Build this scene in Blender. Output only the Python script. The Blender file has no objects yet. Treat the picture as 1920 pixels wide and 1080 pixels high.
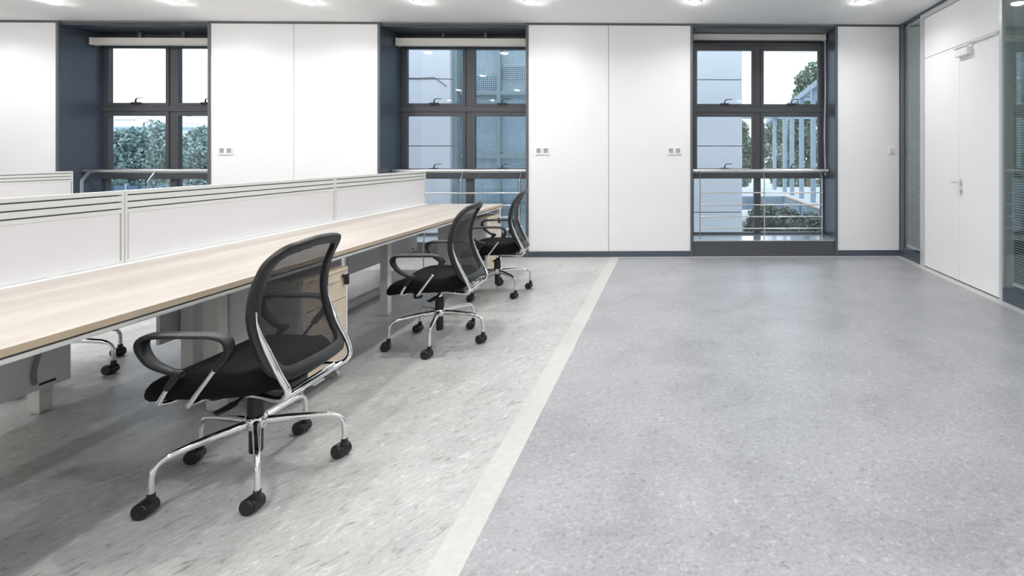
import bpy, bmesh, math, random
from mathutils import Vector, Matrix

random.seed(7)
S = bpy.context.scene
COL = S.collection
PI = math.pi

# ------------------------------------------------------------------ camera
F_PX, YAW, CXP, CYP = 1000.0, math.radians(1.2), 1279.0, 290.5
cam_d = bpy.data.cameras.new('camera')
cam_d.sensor_width = 36.0
cam_d.lens = F_PX / 1920.0 * 36.0
cam_d.shift_x = -(CXP - 960.0) / 1920.0
cam_d.shift_y = -(540.0 - CYP) / 1920.0
cam_d.clip_start, cam_d.clip_end = 0.05, 500
cam = bpy.data.objects.new('camera', cam_d)
cam.location = (0, 0, 1.3)
cam.rotation_euler = (PI / 2, 0, -YAW)
COL.objects.link(cam)
S.camera = cam

# ------------------------------------------------------------------ world, sun, exposure
W = bpy.data.worlds.new('overcast_sky')
S.world = W
W.use_nodes = True
nt = W.node_tree
nt.nodes.clear()
wo = nt.nodes.new('ShaderNodeOutputWorld')
bg = nt.nodes.new('ShaderNodeBackground')
tc = nt.nodes.new('ShaderNodeTexCoord')
sp = nt.nodes.new('ShaderNodeSeparateXYZ')
rp = nt.nodes.new('ShaderNodeValToRGB')
rp.color_ramp.elements[0].position = 0.0
rp.color_ramp.elements[0].color = (0.95, 0.97, 1.0, 1)
rp.color_ramp.elements[1].position = 0.8
rp.color_ramp.elements[1].color = (0.78, 0.88, 1.0, 1)
nt.links.new(tc.outputs['Generated'], sp.inputs[0])
nt.links.new(sp.outputs['Z'], rp.inputs[0])
nt.links.new(rp.outputs[0], bg.inputs[0])
bg.inputs[1].default_value = 2.4
nt.links.new(bg.outputs[0], wo.inputs[0])

sun_d = bpy.data.lights.new('facade_fill_sun', 'SUN')  # added sun that lifts the neighbouring facade despite the overcast sky
sun_d.energy = 1.1
sun_d.angle = math.radians(25)
sun_d.color = (1.0, 0.98, 0.95)
sun = bpy.data.objects.new('facade_fill_sun', sun_d)
sun.rotation_euler = (math.radians(42), 0, math.radians(-14))
sun.location = (0, -10, 30)
COL.objects.link(sun)

vs = S.view_settings
vs.view_transform = 'Standard'
vs.look = 'None'
vs.gamma = 1.0
vs.use_curve_mapping = False
vs.exposure = 0.08
S.cycles.caustics_reflective = False
S.cycles.caustics_refractive = False
S.cycles.max_bounces = 10
S.cycles.diffuse_bounces = 5
S.cycles.transparent_max_bounces = 12
LAMP_W = 11.6

# ------------------------------------------------------------------ materials
MATS = {}


def mat(name, color, rough=0.5, metal=0.0, spec=0.5, noise=0.0, nscale=20.0, bump=0.0, bscale=80.0):
    if name in MATS:
        return MATS[name]
    m = bpy.data.materials.new(name)
    m.use_nodes = True
    n, l = m.node_tree.nodes, m.node_tree.links
    b = n['Principled BSDF']
    b.inputs['Base Color'].default_value = (*color, 1)
    b.inputs['Roughness'].default_value = rough
    b.inputs['Metallic'].default_value = metal
    b.inputs['Specular IOR Level'].default_value = spec
    c = None
    if noise or bump:
        c = n.new('ShaderNodeTexCoord')
    if noise:
        t = n.new('ShaderNodeTexNoise')
        t.inputs['Scale'].default_value = nscale
        t.inputs['Detail'].default_value = 4
        r = n.new('ShaderNodeValToRGB')
        r.color_ramp.elements[0].position = 0.3
        r.color_ramp.elements[1].position = 0.7
        r.color_ramp.elements[0].color = (*[x * (1 - noise) for x in color], 1)
        r.color_ramp.elements[1].color = (*[min(1, x * (1 + noise)) for x in color], 1)
        l.new(c.outputs['Object'], t.inputs['Vector'])
        l.new(t.outputs['Fac'], r.inputs[0])
        l.new(r.outputs[0], b.inputs['Base Color'])
    if bump:
        t = n.new('ShaderNodeTexNoise')
        t.inputs['Scale'].default_value = bscale
        t.inputs['Detail'].default_value = 3
        bp = n.new('ShaderNodeBump')
        bp.inputs['Strength'].default_value = bump
        bp.inputs['Distance'].default_value = 0.002
        l.new(c.outputs['Object'], t.inputs['Vector'])
        l.new(t.outputs['Fac'], bp.inputs['Height'])
        l.new(bp.outputs[0], b.inputs['Normal'])
    MATS[name] = m
    return m


def linoleum(name, dark, base, light, angle, stretch, vd, fs, rough=0.35):
    m = bpy.data.materials.new(name)
    m.use_nodes = True
    n, l = m.node_tree.nodes, m.node_tree.links
    b = n['Principled BSDF']
    c = n.new('ShaderNodeTexCoord')
    mp = n.new('ShaderNodeMapping')
    mp.vector_type = 'TEXTURE'
    mp.inputs['Rotation'].default_value = (0, 0, angle)
    mp.inputs['Scale'].default_value = (stretch, 1, 1)
    l.new(c.outputs['Object'], mp.inputs[0])

    def noise(scale, detail, rough_, dist, vec=mp.outputs[0]):
        t = n.new('ShaderNodeTexNoise')
        t.inputs['Scale'].default_value = scale
        t.inputs['Detail'].default_value = detail
        t.inputs['Roughness'].default_value = rough_
        t.inputs['Distortion'].default_value = dist
        l.new(vec, t.inputs['Vector'])
        return t.outputs['Fac']

    def ramp(src, stops):
        r = n.new('ShaderNodeValToRGB')
        e = r.color_ramp.elements
        e[0].position, e[0].color = stops[0][0], (*stops[0][1], 1)
        e[1].position, e[1].color = stops[-1][0], (*stops[-1][1], 1)
        for p, col in stops[1:-1]:
            x = e.new(p)
            x.color = (*col, 1)
        l.new(src, r.inputs[0])
        return r.outputs[0]

    def mix(mode, fac, a, bb):
        x = n.new('ShaderNodeMix')
        x.data_type = 'RGBA'
        x.blend_type = mode
        x.inputs[0].default_value = fac
        l.new(a, x.inputs[6])
        l.new(bb, x.inputs[7])
        return x.outputs[2]
    big = ramp(noise(2.2, 6, 0.66, 0.6), [(0.3, (0.82,) * 3), (0.5, (1.0,) * 3), (0.72, (1.10,) * 3)])
    fine = ramp(noise(30 * fs, 9, 0.74, 1.0), [(0.33, dark), (0.45, base), (0.55, base), (0.67, light)])
    vein = ramp(noise(19 * fs, 7, 0.64, 2.6), [(0.30, (vd,) * 3), (0.385, (1.0,) * 3), (0.62, (1.0,) * 3), (0.70, (1.2,) * 3)])
    speck = ramp(noise(70, 3, 0.6, 0.3), [(0.3, (0.86,) * 3), (0.5, (1.0,) * 3), (0.7, (1.1,) * 3)])
    col = mix('MULTIPLY', 1.0, fine, big)
    col = mix('MULTIPLY', 0.85, col, vein)
    col = mix('MULTIPLY', 0.8, col, speck)
    l.new(col, b.inputs['Base Color'])
    rr = n.new('ShaderNodeMapRange')
    rr.inputs['To Min'].default_value = rough - 0.03
    rr.inputs['To Max'].default_value = rough + 0.05
    l.new(noise(9, 4, 0.6, 0.0), rr.inputs[0])
    l.new(rr.outputs[0], b.inputs['Roughness'])
    b.inputs['Specular IOR Level'].default_value = 0.5
    bp = n.new('ShaderNodeBump')
    bp.inputs['Strength'].default_value = 0.05
    bp.inputs['Distance'].default_value = 0.002
    l.new(noise(40, 4, 0.6, 0.5), bp.inputs['Height'])
    l.new(bp.outputs[0], b.inputs['Normal'])
    return m


def wood(name, a, c2, axis='Y', scale=1.0):
    m = bpy.data.materials.new(name)
    m.use_nodes = True
    n, l = m.node_tree.nodes, m.node_tree.links
    b = n['Principled BSDF']
    c = n.new('ShaderNodeTexCoord')
    mp = n.new('ShaderNodeMapping')
    sc = {'Y': (9, 0.7, 9), 'Z': (9, 9, 0.7), 'X': (0.7, 9, 9)}[axis]
    mp.inputs['Scale'].default_value = [x * scale for x in sc]
    l.new(c.outputs['Object'], mp.inputs[0])
    t = n.new('ShaderNodeTexNoise')
    t.inputs['Scale'].default_value = 1.0
    t.inputs['Detail'].default_value = 5
    t.inputs['Roughness'].default_value = 0.62
    l.new(mp.outputs[0], t.inputs['Vector'])
    t2 = n.new('ShaderNodeTexNoise')
    t2.inputs['Scale'].default_value = 9.0
    t2.inputs['Detail'].default_value = 3
    l.new(mp.outputs[0], t2.inputs['Vector'])
    ad = n.new('ShaderNodeMath')
    ad.operation = 'MULTIPLY_ADD'
    ad.inputs[1].default_value = 0.25
    l.new(t2.outputs['Fac'], ad.inputs[0])
    l.new(t.outputs['Fac'], ad.inputs[2])
    r = n.new('ShaderNodeValToRGB')
    r.color_ramp.elements[0].position = 0.45
    r.color_ramp.elements[1].position = 0.78
    r.color_ramp.elements[0].color = (*a, 1)
    r.color_ramp.elements[1].color = (*c2, 1)
    l.new(ad.outputs[0], r.inputs[0])
    l.new(r.outputs[0], b.inputs['Base Color'])
    b.inputs['Roughness'].default_value = 0.42
    return m


def glass(name, tint, boost=1.0):
    m = bpy.data.materials.new(name)
    m.use_nodes = True
    n, l = m.node_tree.nodes, m.node_tree.links
    n.clear()
    o = n.new('ShaderNodeOutputMaterial')
    tr = n.new('ShaderNodeBsdfTransparent')
    tr.inputs[0].default_value = (*tint, 1)
    gl = n.new('ShaderNodeBsdfGlossy')
    gl.inputs['Roughness'].default_value = 0.0
    gl.inputs['Color'].default_value = (0.95, 0.97, 1, 1)
    fr = n.new('ShaderNodeFresnel')
    gm = n.new('ShaderNodeNewGeometry')
    ior = n.new('ShaderNodeMapRange')
    ior.inputs['To Min'].default_value = 1.5
    ior.inputs['To Max'].default_value = 1.0 / 1.5
    l.new(gm.outputs['Backfacing'], ior.inputs[0])
    l.new(ior.outputs[0], fr.inputs['IOR'])
    mu = n.new('ShaderNodeMath')
    mu.operation = 'MULTIPLY'
    mu.use_clamp = True
    mu.inputs[1].default_value = boost
    mx = n.new('ShaderNodeMixShader')
    l.new(fr.outputs[0], mu.inputs[0])
    l.new(mu.outputs[0], mx.inputs[0])
    l.new(tr.outputs[0], mx.inputs[1])
    l.new(gl.outputs[0], mx.inputs[2])
    l.new(mx.outputs[0], o.inputs[0])
    return m


def mesh_fabric(name):
    """black knitted net: rows of small slits you can look through"""
    m = bpy.data.materials.new(name)
    m.use_nodes = True
    n, l = m.node_tree.nodes, m.node_tree.links
    b = n['Principled BSDF']
    b.inputs['Base Color'].default_value = (0.007, 0.0075, 0.009, 1)
    b.inputs['Roughness'].default_value = 0.6
    b.inputs['Specular IOR Level'].default_value = 0.35
    o = n['Material Output']
    uv = n.new('ShaderNodeTexCoord')
    s = n.new('ShaderNodeSeparateXYZ')
    l.new(uv.outputs['UV'], s.inputs[0])

    def math_(op, a, bb=None, clamp=False):
        x = n.new('ShaderNodeMath')
        x.operation = op
        x.use_clamp = clamp
        for i, v in enumerate((a, bb)):
            if v is None:
                continue
            if isinstance(v, (int, float)):
                x.inputs[i].default_value = v
            else:
                l.new(v, x.inputs[i])
        return x.outputs[0]
    rows = math_('MULTIPLY', s.outputs['Y'], 105.0)
    fy = math_('FRACT', rows)
    half = math_('MULTIPLY', math_('MODULO', math_('FLOOR', rows), 2.0), 0.5)
    fx = math_('FRACT', math_('ADD', math_('MULTIPLY', s.outputs['X'], 55.0), half))
    hole = math_('MULTIPLY', math_('GREATER_THAN', fy, 0.74), math_('GREATER_THAN', fx, 0.25))
    tr = n.new('ShaderNodeBsdfTransparent')
    mx = n.new('ShaderNodeMixShader')
    l.new(hole, mx.inputs[0])
    l.new(b.outputs[0], mx.inputs[1])
    l.new(tr.outputs[0], mx.inputs[2])
    l.new(mx.outputs[0], o.inputs[0])
    return m


def emit(name, color, strength):
    m = bpy.data.materials.new(name)
    m.use_nodes = True
    b = m.node_tree.nodes['Principled BSDF']
    b.inputs['Base Color'].default_value = (0.9, 0.9, 0.9, 1)
    b.inputs['Emission Color'].default_value = (*color, 1)
    b.inputs['Emission Strength'].default_value = strength
    return m


def leafmat(name, c1, c2):
    m = bpy.data.materials.new(name)
    m.use_nodes = True
    n, l = m.node_tree.nodes, m.node_tree.links
    b = n['Principled BSDF']
    c = n.new('ShaderNodeTexCoord')
    t = n.new('ShaderNodeTexNoise')
    t.inputs['Scale'].default_value = 5.0
    t.inputs['Detail'].default_value = 4
    r = n.new('ShaderNodeValToRGB')
    r.color_ramp.elements[0].position = 0.35
    r.color_ramp.elements[1].position = 0.65
    r.color_ramp.elements[0].color = (*c1, 1)
    r.color_ramp.elements[1].color = (*c2, 1)
    l.new(c.outputs['Object'], t.inputs['Vector'])
    l.new(t.outputs['Fac'], r.inputs[0])
    l.new(r.outputs[0], b.inputs['Base Color'])
    b.inputs['Roughness'].default_value = 0.5
    return m


M_LINO_L = linoleum('linoleum_warm_grey', (0.235, 0.233, 0.224), (0.478, 0.474, 0.461), (0.67, 0.67, 0.656), math.radians(58), 2.3, 0.58, 1.15)
M_LINO_R = linoleum('linoleum_cool_grey', (0.19, 0.193, 0.20), (0.335, 0.339, 0.349), (0.515, 0.52, 0.532), math.radians(12), 1.15, 0.72, 1.6)
M_LINO_C = mat('linoleum_cream', (0.54, 0.535, 0.512), 0.35, noise=0.05, nscale=30)
M_PANEL = mat('white_wall_panel', (0.86, 0.86, 0.865), 0.45, noise=0.01, nscale=3)
M_CORE = mat('wall_core_grey', (0.25, 0.25, 0.25), 0.8)
M_CEIL = mat('ceiling_white', (0.94, 0.935, 0.928), 0.7)
M_SLATE = mat('slate_metal', (0.066, 0.084, 0.112), 0.30, spec=0.6, noise=0.06, nscale=4)
M_FRAME = mat('window_frame_grey', (0.075, 0.080, 0.088), 0.38, spec=0.5, noise=0.04)
M_TRIM = mat('trim_grey', (0.10, 0.108, 0.118), 0.4, spec=0.5)
M_SILL = mat('sill_metal', (0.55, 0.60, 0.65), 0.12, metal=0.5, spec=0.8)
M_STEEL = mat('brushed_steel', (0.72, 0.70, 0.67), 0.28, metal=1.0)
M_CHROME = mat('chrome', (0.86, 0.86, 0.86), 0.06, metal=1.0)
M_BLACK = mat('black_plastic', (0.012, 0.012, 0.0135), 0.42, spec=0.5, bump=0.15, bscale=400)
M_BLACKM = mat('black_metal', (0.02, 0.02, 0.022), 0.35)
M_FABRIC = mat('black_seat_fabric', (0.005, 0.005, 0.007), 0.85, spec=0.18, bump=0.4, bscale=500)
M_NET = mesh_fabric('black_net')
M_CREAM = mat('blind_cream', (0.78, 0.76, 0.70), 0.5)
M_WHITE = mat('white_lacquer', (0.90, 0.90, 0.90), 0.35, noise=0.008, nscale=3)
M_PLASTIC = mat('white_plastic', (0.88, 0.88, 0.87), 0.35)
M_GREYKEY = mat('grey_key', (0.36, 0.38, 0.38), 0.4)
M_ALU = mat('aluminium', (0.62, 0.63, 0.62), 0.35, metal=0.6)
M_ALUW = mat('pale_aluminium', (0.72, 0.73, 0.71), 0.4, spec=0.4)
M_GAP = mat('dark_groove', (0.12, 0.13, 0.125), 0.7)
M_SCREEN = mat('screen_fabric', (0.76, 0.755, 0.775), 0.8, spec=0.2, bump=0.2, bscale=600)
M_LEGW = mat('leg_off_white', (0.70, 0.70, 0.68), 0.4)
M_GREYP = mat('grey_laminate', (0.70, 0.705, 0.73), 0.5, noise=0.02)
M_WOOD = wood('pale_oak', (0.41, 0.36, 0.312), (0.52, 0.478, 0.432), 'Y')
M_WOODE = wood('oak_edge', (0.48, 0.38, 0.27), (0.57, 0.47, 0.35), 'Y')
M_WOODD = wood('oak_drawer', (0.70, 0.58, 0.44), (0.80, 0.69, 0.55), 'Y')
M_GLASS = glass('window_glass', (0.90, 0.955, 0.99), 1.15)
M_PGLASS = glass('partition_glass', (0.90, 0.945, 0.935), 1.5)
M_SLAT = mat('blind_slat', (0.62, 0.67, 0.65), 0.45)
M_LAMP = emit('lamp_disc', (0.99, 0.99, 0.985), 110.0)
M_BPANEL = mat('facade_panel', (0.50, 0.52, 0.555), 0.5, noise=0.02, nscale=1)
M_BJOINT = mat('facade_joint', (0.22, 0.27, 0.33), 0.6)
M_TEAL = mat('teal_mullion', (0.17, 0.235, 0.25), 0.45)
M_LATT = mat('perforated_metal', (0.27, 0.36, 0.42), 0.5)
M_BLUEST = mat('blue_steel', (0.23, 0.30, 0.36), 0.5, noise=0.08, nscale=6)
M_RUST = mat('rusty_edge', (0.36, 0.22, 0.15), 0.8)
M_CONC = mat('pale_concrete', (0.42, 0.42, 0.41), 0.8, noise=0.1, nscale=5)
M_GROUND = mat('garden_ground', (0.42, 0.43, 0.40), 0.9, noise=0.3, nscale=2)
M_LEAF1 = leafmat('tree_leaves_hazed', (0.10, 0.17, 0.16), (0.30, 0.40, 0.37))  # distance haze is put into the leaf colour, paler and bluer
M_LEAF2 = leafmat('tree_leaves_olive', (0.05, 0.08, 0.05), (0.24, 0.29, 0.21))
M_LEAF3 = leafmat('shrub_leaves_dark', (0.03, 0.05, 0.035), (0.13, 0.16, 0.11))
M_BARK = mat('bark', (0.16, 0.12, 0.09), 0.9)
M_CORD = mat('grey_cord', (0.22, 0.22, 0.23), 0.5)

# ------------------------------------------------------------------ mesh builder


class MB:
    def __init__(self):
        self.v, self.f, self.m, self.uv = [], [], [], {}

    def face(self, idx, mi=0):
        self.f.append(tuple(idx))
        self.m.append(mi)

    def box(self, x0, x1, y0, y1, z0, z1, mi=0):
        b = len(self.v)
        self.v += [(x0, y0, z0), (x1, y0, z0), (x1, y1, z0), (x0, y1, z0), (x0, y0, z1), (x1, y0, z1), (x1, y1, z1), (x0, y1, z1)]
        for q in ((0, 3, 2, 1), (4, 5, 6, 7), (0, 1, 5, 4), (1, 2, 6, 5), (2, 3, 7, 6), (3, 0, 4, 7)):
            self.face([b + i for i in q], mi)
        return self

    def bar(self, p, q, w, h, up=(0, 0, 1), mi=0):
        """rectangular bar from p to q, w across, h along up"""
        p, q, up = Vector(p), Vector(q), Vector(up)
        d = (q - p).normalized()
        s = d.cross(up).normalized()
        u = s.cross(d).normalized()
        b = len(self.v)
        for c in (p, q):
            for a, e in ((-1, -1), (1, -1), (1, 1), (-1, 1)):
                self.v.append(tuple(c + s * a * w / 2 + u * e * h / 2))
        for k in range(4):
            self.face((b + k, b + (k + 1) % 4, b + 4 + (k + 1) % 4, b + 4 + k), mi)
        self.face((b + 3, b + 2, b + 1, b), mi)
        self.face((b + 4, b + 5, b + 6, b + 7), mi)
        return self

    def sweep(self, pts, sec, lateral=None, closed=False, seg=10, mi=0):
        """sec(i) -> (half_a, half_b, exponent); a along lateral axis if given"""
        pts = [Vector(p) for p in pts]
        N = len(pts)
        base = len(self.v)
        prev = None
        for i, p in enumerate(pts):
            if closed:
                t = (pts[(i + 1) % N] - pts[i - 1]).normalized()
            else:
                t = (pts[min(i + 1, N - 1)] - pts[max(i - 1, 0)]).normalized()
            if lateral is not None:
                lat = Vector(lateral(i) if callable(lateral) else lateral)
                a = (lat - t * lat.dot(t)).normalized()
            else:
                if prev is None:
                    ref = Vector((0, 0, 1)) if abs(t.z) < 0.9 else Vector((1, 0, 0))
                    a = t.cross(ref).normalized()
                else:
                    a = (prev - t * prev.dot(t)).normalized()
            prev = a
            b = t.cross(a).normalized()
            ra, rb, ex = sec(i)
            for k in range(seg):
                th = 2 * PI * k / seg
                c, s = math.cos(th), math.sin(th)
                ca = math.copysign(abs(c) ** ex, c)
                sa = math.copysign(abs(s) ** ex, s)
                self.v.append(tuple(p + a * ra * ca + b * rb * sa))
        rng = N if closed else N - 1
        for i in range(rng):
            j = (i + 1) % N
            for k in range(seg):
                k2 = (k + 1) % seg
                self.face((base + i * seg + k, base + i * seg + k2, base + j * seg + k2, base + j * seg + k), mi)
        if not closed:
            self.face([base + k for k in range(seg)][::-1], mi)
            self.face([base + (N - 1) * seg + k for k in range(seg)], mi)
        return self

    def tube(self, pts, r, seg=10, closed=False, mi=0):
        return self.sweep(pts, (lambda i: (r, r, 1.0)) if not callable(r) else (lambda i: (r(i), r(i), 1.0)), None, closed, seg, mi)

    def lathe(self, prof, center=(0, 0, 0), seg=24, axis='Z', mi=0):
        base = len(self.v)
        cx, cy, cz = center
        for r, h in prof:
            for k in range(seg):
                th = 2 * PI * k / seg
                a, b = r * math.cos(th), r * math.sin(th)
                if axis == 'Z':
                    self.v.append((cx + a, cy + b, cz + h))
                elif axis == 'Y':
                    self.v.append((cx + b, cy + h, cz + a))
                else:
                    self.v.append((cx + h, cy + a, cz + b))
        for i in range(len(prof) - 1):
            for k in range(seg):
                k2 = (k + 1) % seg
                self.face((base + i * seg + k, base + i * seg + k2, base + (i + 1) * seg + k2, base + (i + 1) * seg + k), mi)
        self.face([base + k for k in range(seg)][::-1], mi)
        self.face([base + (len(prof) - 1) * seg + k for k in range(seg)], mi)
        return self

    def build(self, name, mats, parent=None, smooth=False, bevel=0.0, loc=None, fix=True):
        me = bpy.data.meshes.new(name)
        me.from_pydata(self.v, [], self.f)
        if not isinstance(mats, (list, tuple)):
            mats = [mats]
        for m in mats:
            me.materials.append(m)
        if len(mats) > 1:
            for p, i in zip(me.polygons, self.m):
                p.material_index = i
        if fix:
            bm = bmesh.new()
            bm.from_mesh(me)
            bmesh.ops.recalc_face_normals(bm, faces=bm.faces)
            bm.to_mesh(me)
            bm.free()
        me.update()
        o = bpy.data.objects.new(name, me)
        COL.objects.link(o)
        if parent is not None:
            o.parent = parent
        if loc is not None:
            o.location = loc
        if smooth:
            me.shade_smooth()
            try:
                me.set_sharp_from_angle(angle=math.radians(42))
            except Exception:
                pass
        if bevel:
            b = o.modifiers.new('soft_edges', 'BEVEL')
            b.width = bevel
            b.segments = 2
            b.limit_method = 'ANGLE'
        return o


def box(name, m, x0, x1, y0, y1, z0, z1, parent=None, bevel=0.0):
    return MB().box(x0, x1, y0, y1, z0, z1).build(name, m, parent, bevel=bevel)


def cr(ctrl, n=8, closed=False):
    """Catmull-Rom through control points"""
    P = [Vector(p) for p in ctrl]
    out = []
    N = len(P)
    rng = N if closed else N - 1
    for i in range(rng):
        if closed:
            p0, p1, p2, p3 = P[i - 1], P[i], P[(i + 1) % N], P[(i + 2) % N]
        else:
            p0, p1, p2, p3 = P[max(i - 1, 0)], P[i], P[i + 1], P[min(i + 2, N - 1)]
        for k in range(n):
            t = k / n
            out.append(0.5 * ((2 * p1) + (p2 - p0) * t + (2 * p0 - 5 * p1 + 4 * p2 - p3) * t * t + (3 * p1 - p0 - 3 * p2 + p3) * t ** 3))
    if not closed:
        out.append(P[-1])
    return out


def empty(name, loc=(0, 0, 0), rz=0.0):
    o = bpy.data.objects.new(name, None)
    o.location = loc
    o.rotation_euler = (0, 0, rz)
    o.empty_display_size = 0.1
    COL.objects.link(o)
    return o


def tag(o, label=None, cat=None, group=None, kind=None):
    if label:
        o['label'] = label
    if cat:
        o['category'] = cat
    if group:
        o['group'] = group
    if kind:
        o['kind'] = kind
    return o


def children_of(o):
    return [c for c in bpy.data.objects if c.parent == o]


def copy_tree(o, parent=None):
    c = o.copy()
    COL.objects.link(c)
    if parent is not None:
        c.parent = parent
    for ch in children_of(o):
        copy_tree(ch, c)
    return c


# ------------------------------------------------------------------ room shell
WY = 6.82          # face of the panelled window wall
RX = 2.955         # face of the right wall
CZ = 2.98          # ceiling
LX, BY = -10.6, -3.6
GY = 7.34          # plane of the glazing
OPEN = [(-7.635, -5.81), (-3.67, -1.845), (0.283, 2.11)]

fl = MB()
fl.v = [(LX, BY, 0), (-0.765, BY, 0), (-0.765, WY + 0.02, 0), (LX, WY + 0.02, 0)]
fl.f = [(0, 1, 2, 3)]
fl.m = [0]
floor = fl.build('floor', M_LINO_L)
tag(floor, 'warm light grey marbled linoleum under the desks', kind='structure')
fr_ = MB()
fr_.v = [(-0.655, BY, 0), (RX - 0.09, BY, 0), (RX - 0.09, WY - 0.06, 0), (-0.655, WY - 0.06, 0)]
fr_.f = [(0, 1, 2, 3)]
fr_.m = [0]
tag(fr_.build('floor_field', M_LINO_R, floor), 'cooler mid grey marbled linoleum field')
MB().box(-0.765, -0.655, BY, WY - 0.06, -0.02, 0.0004).build('floor_strip', M_LINO_C, floor)
MB().box(-0.765, RX, WY - 0.06, WY + 0.02, -0.02, 0.0004).build('floor_strip', M_LINO_C, floor)
MB().box(RX - 0.09, RX + 0.02, BY, WY - 0.06, -0.02, 0.0004).build('floor_strip', M_LINO_C, floor)
box('floor_slab', M_CORE, LX - 0.1, RX + 0.1, BY - 0.1, 7.5, -0.3, -0.021, floor)

ceiling = box('ceiling', M_CEIL, LX - 0.1, RX + 0.2, BY - 0.1, 7.5, CZ, CZ + 0.12)
tag(ceiling, 'plain white ceiling with recessed downlights', kind='structure')

# window wall: solid core between the openings, white panels in front of it
wb = MB()
spans = [(LX - 0.1, OPEN[0][0])] + [(OPEN[i][1], OPEN[i + 1][0]) for i in range(2)] + [(OPEN[2][1], RX + 0.1)]
for a, b in spans:
    wb.box(a + 0.016, b - 0.016, WY + 0.016, 7.46, 0, CZ)
for a, b in OPEN:
    wb.box(a - 0.03, b + 0.03, WY + 0.02, 7.46, 2.945, CZ)
    wb.box(a - 0.03, b + 0.03, WY + 0.03, 7.46, -0.3, 0.19)
wall_back = wb.build('wall_back', M_CORE)
tag(wall_back, 'window wall clad in tall white panels', kind='structure')
PAN = [(-9.9, -8.78), (-8.775, -7.672), (-5.776, -4.7535), (-4.7475, -3.704), (-1.811, -0.799), (-0.793, 0.249), (2.144, RX - 0.012)]
PAN.insert(0, (LX, -9.906))
for a, b in PAN:
    box('wall_panel', M_PANEL, a, b, WY, WY + 0.018, 0.072, CZ - 0.028, wall_back, bevel=0.0015)
for i, (a, b) in enumerate(spans):
    nm = ['baseboard_far_left', 'baseboard_left', 'baseboard_centre', 'baseboard_right'][i]
    tag(box(nm, M_SLATE, a + (0.0 if i else 0.1), b if i < 3 else RX - 0.002, WY - 0.006, WY + 0.016, 0, 0.07, bevel=0.002), 'dark slate skirting below the white panels', kind='structure')
    tag(box('trim_%d' % (i + 1), M_TRIM, a, b if i < 3 else RX, WY - 0.004, WY + 0.016, CZ - 0.026, CZ - 0.001), 'dark trim between white panels and ceiling', kind='structure')
# other walls
wl = box('wall_left', M_PANEL, LX - 0.1, LX, BY, WY, 0, CZ)
tag(wl, 'white wall at the far left end', kind='structure')
wf = box('wall_front', M_PANEL, LX - 0.1, RX + 0.1, BY - 0.1, BY, 0, CZ)
tag(wf, 'white wall behind the viewpoint', kind='structure')

# ------------------------------------------------------------------ windows


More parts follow.
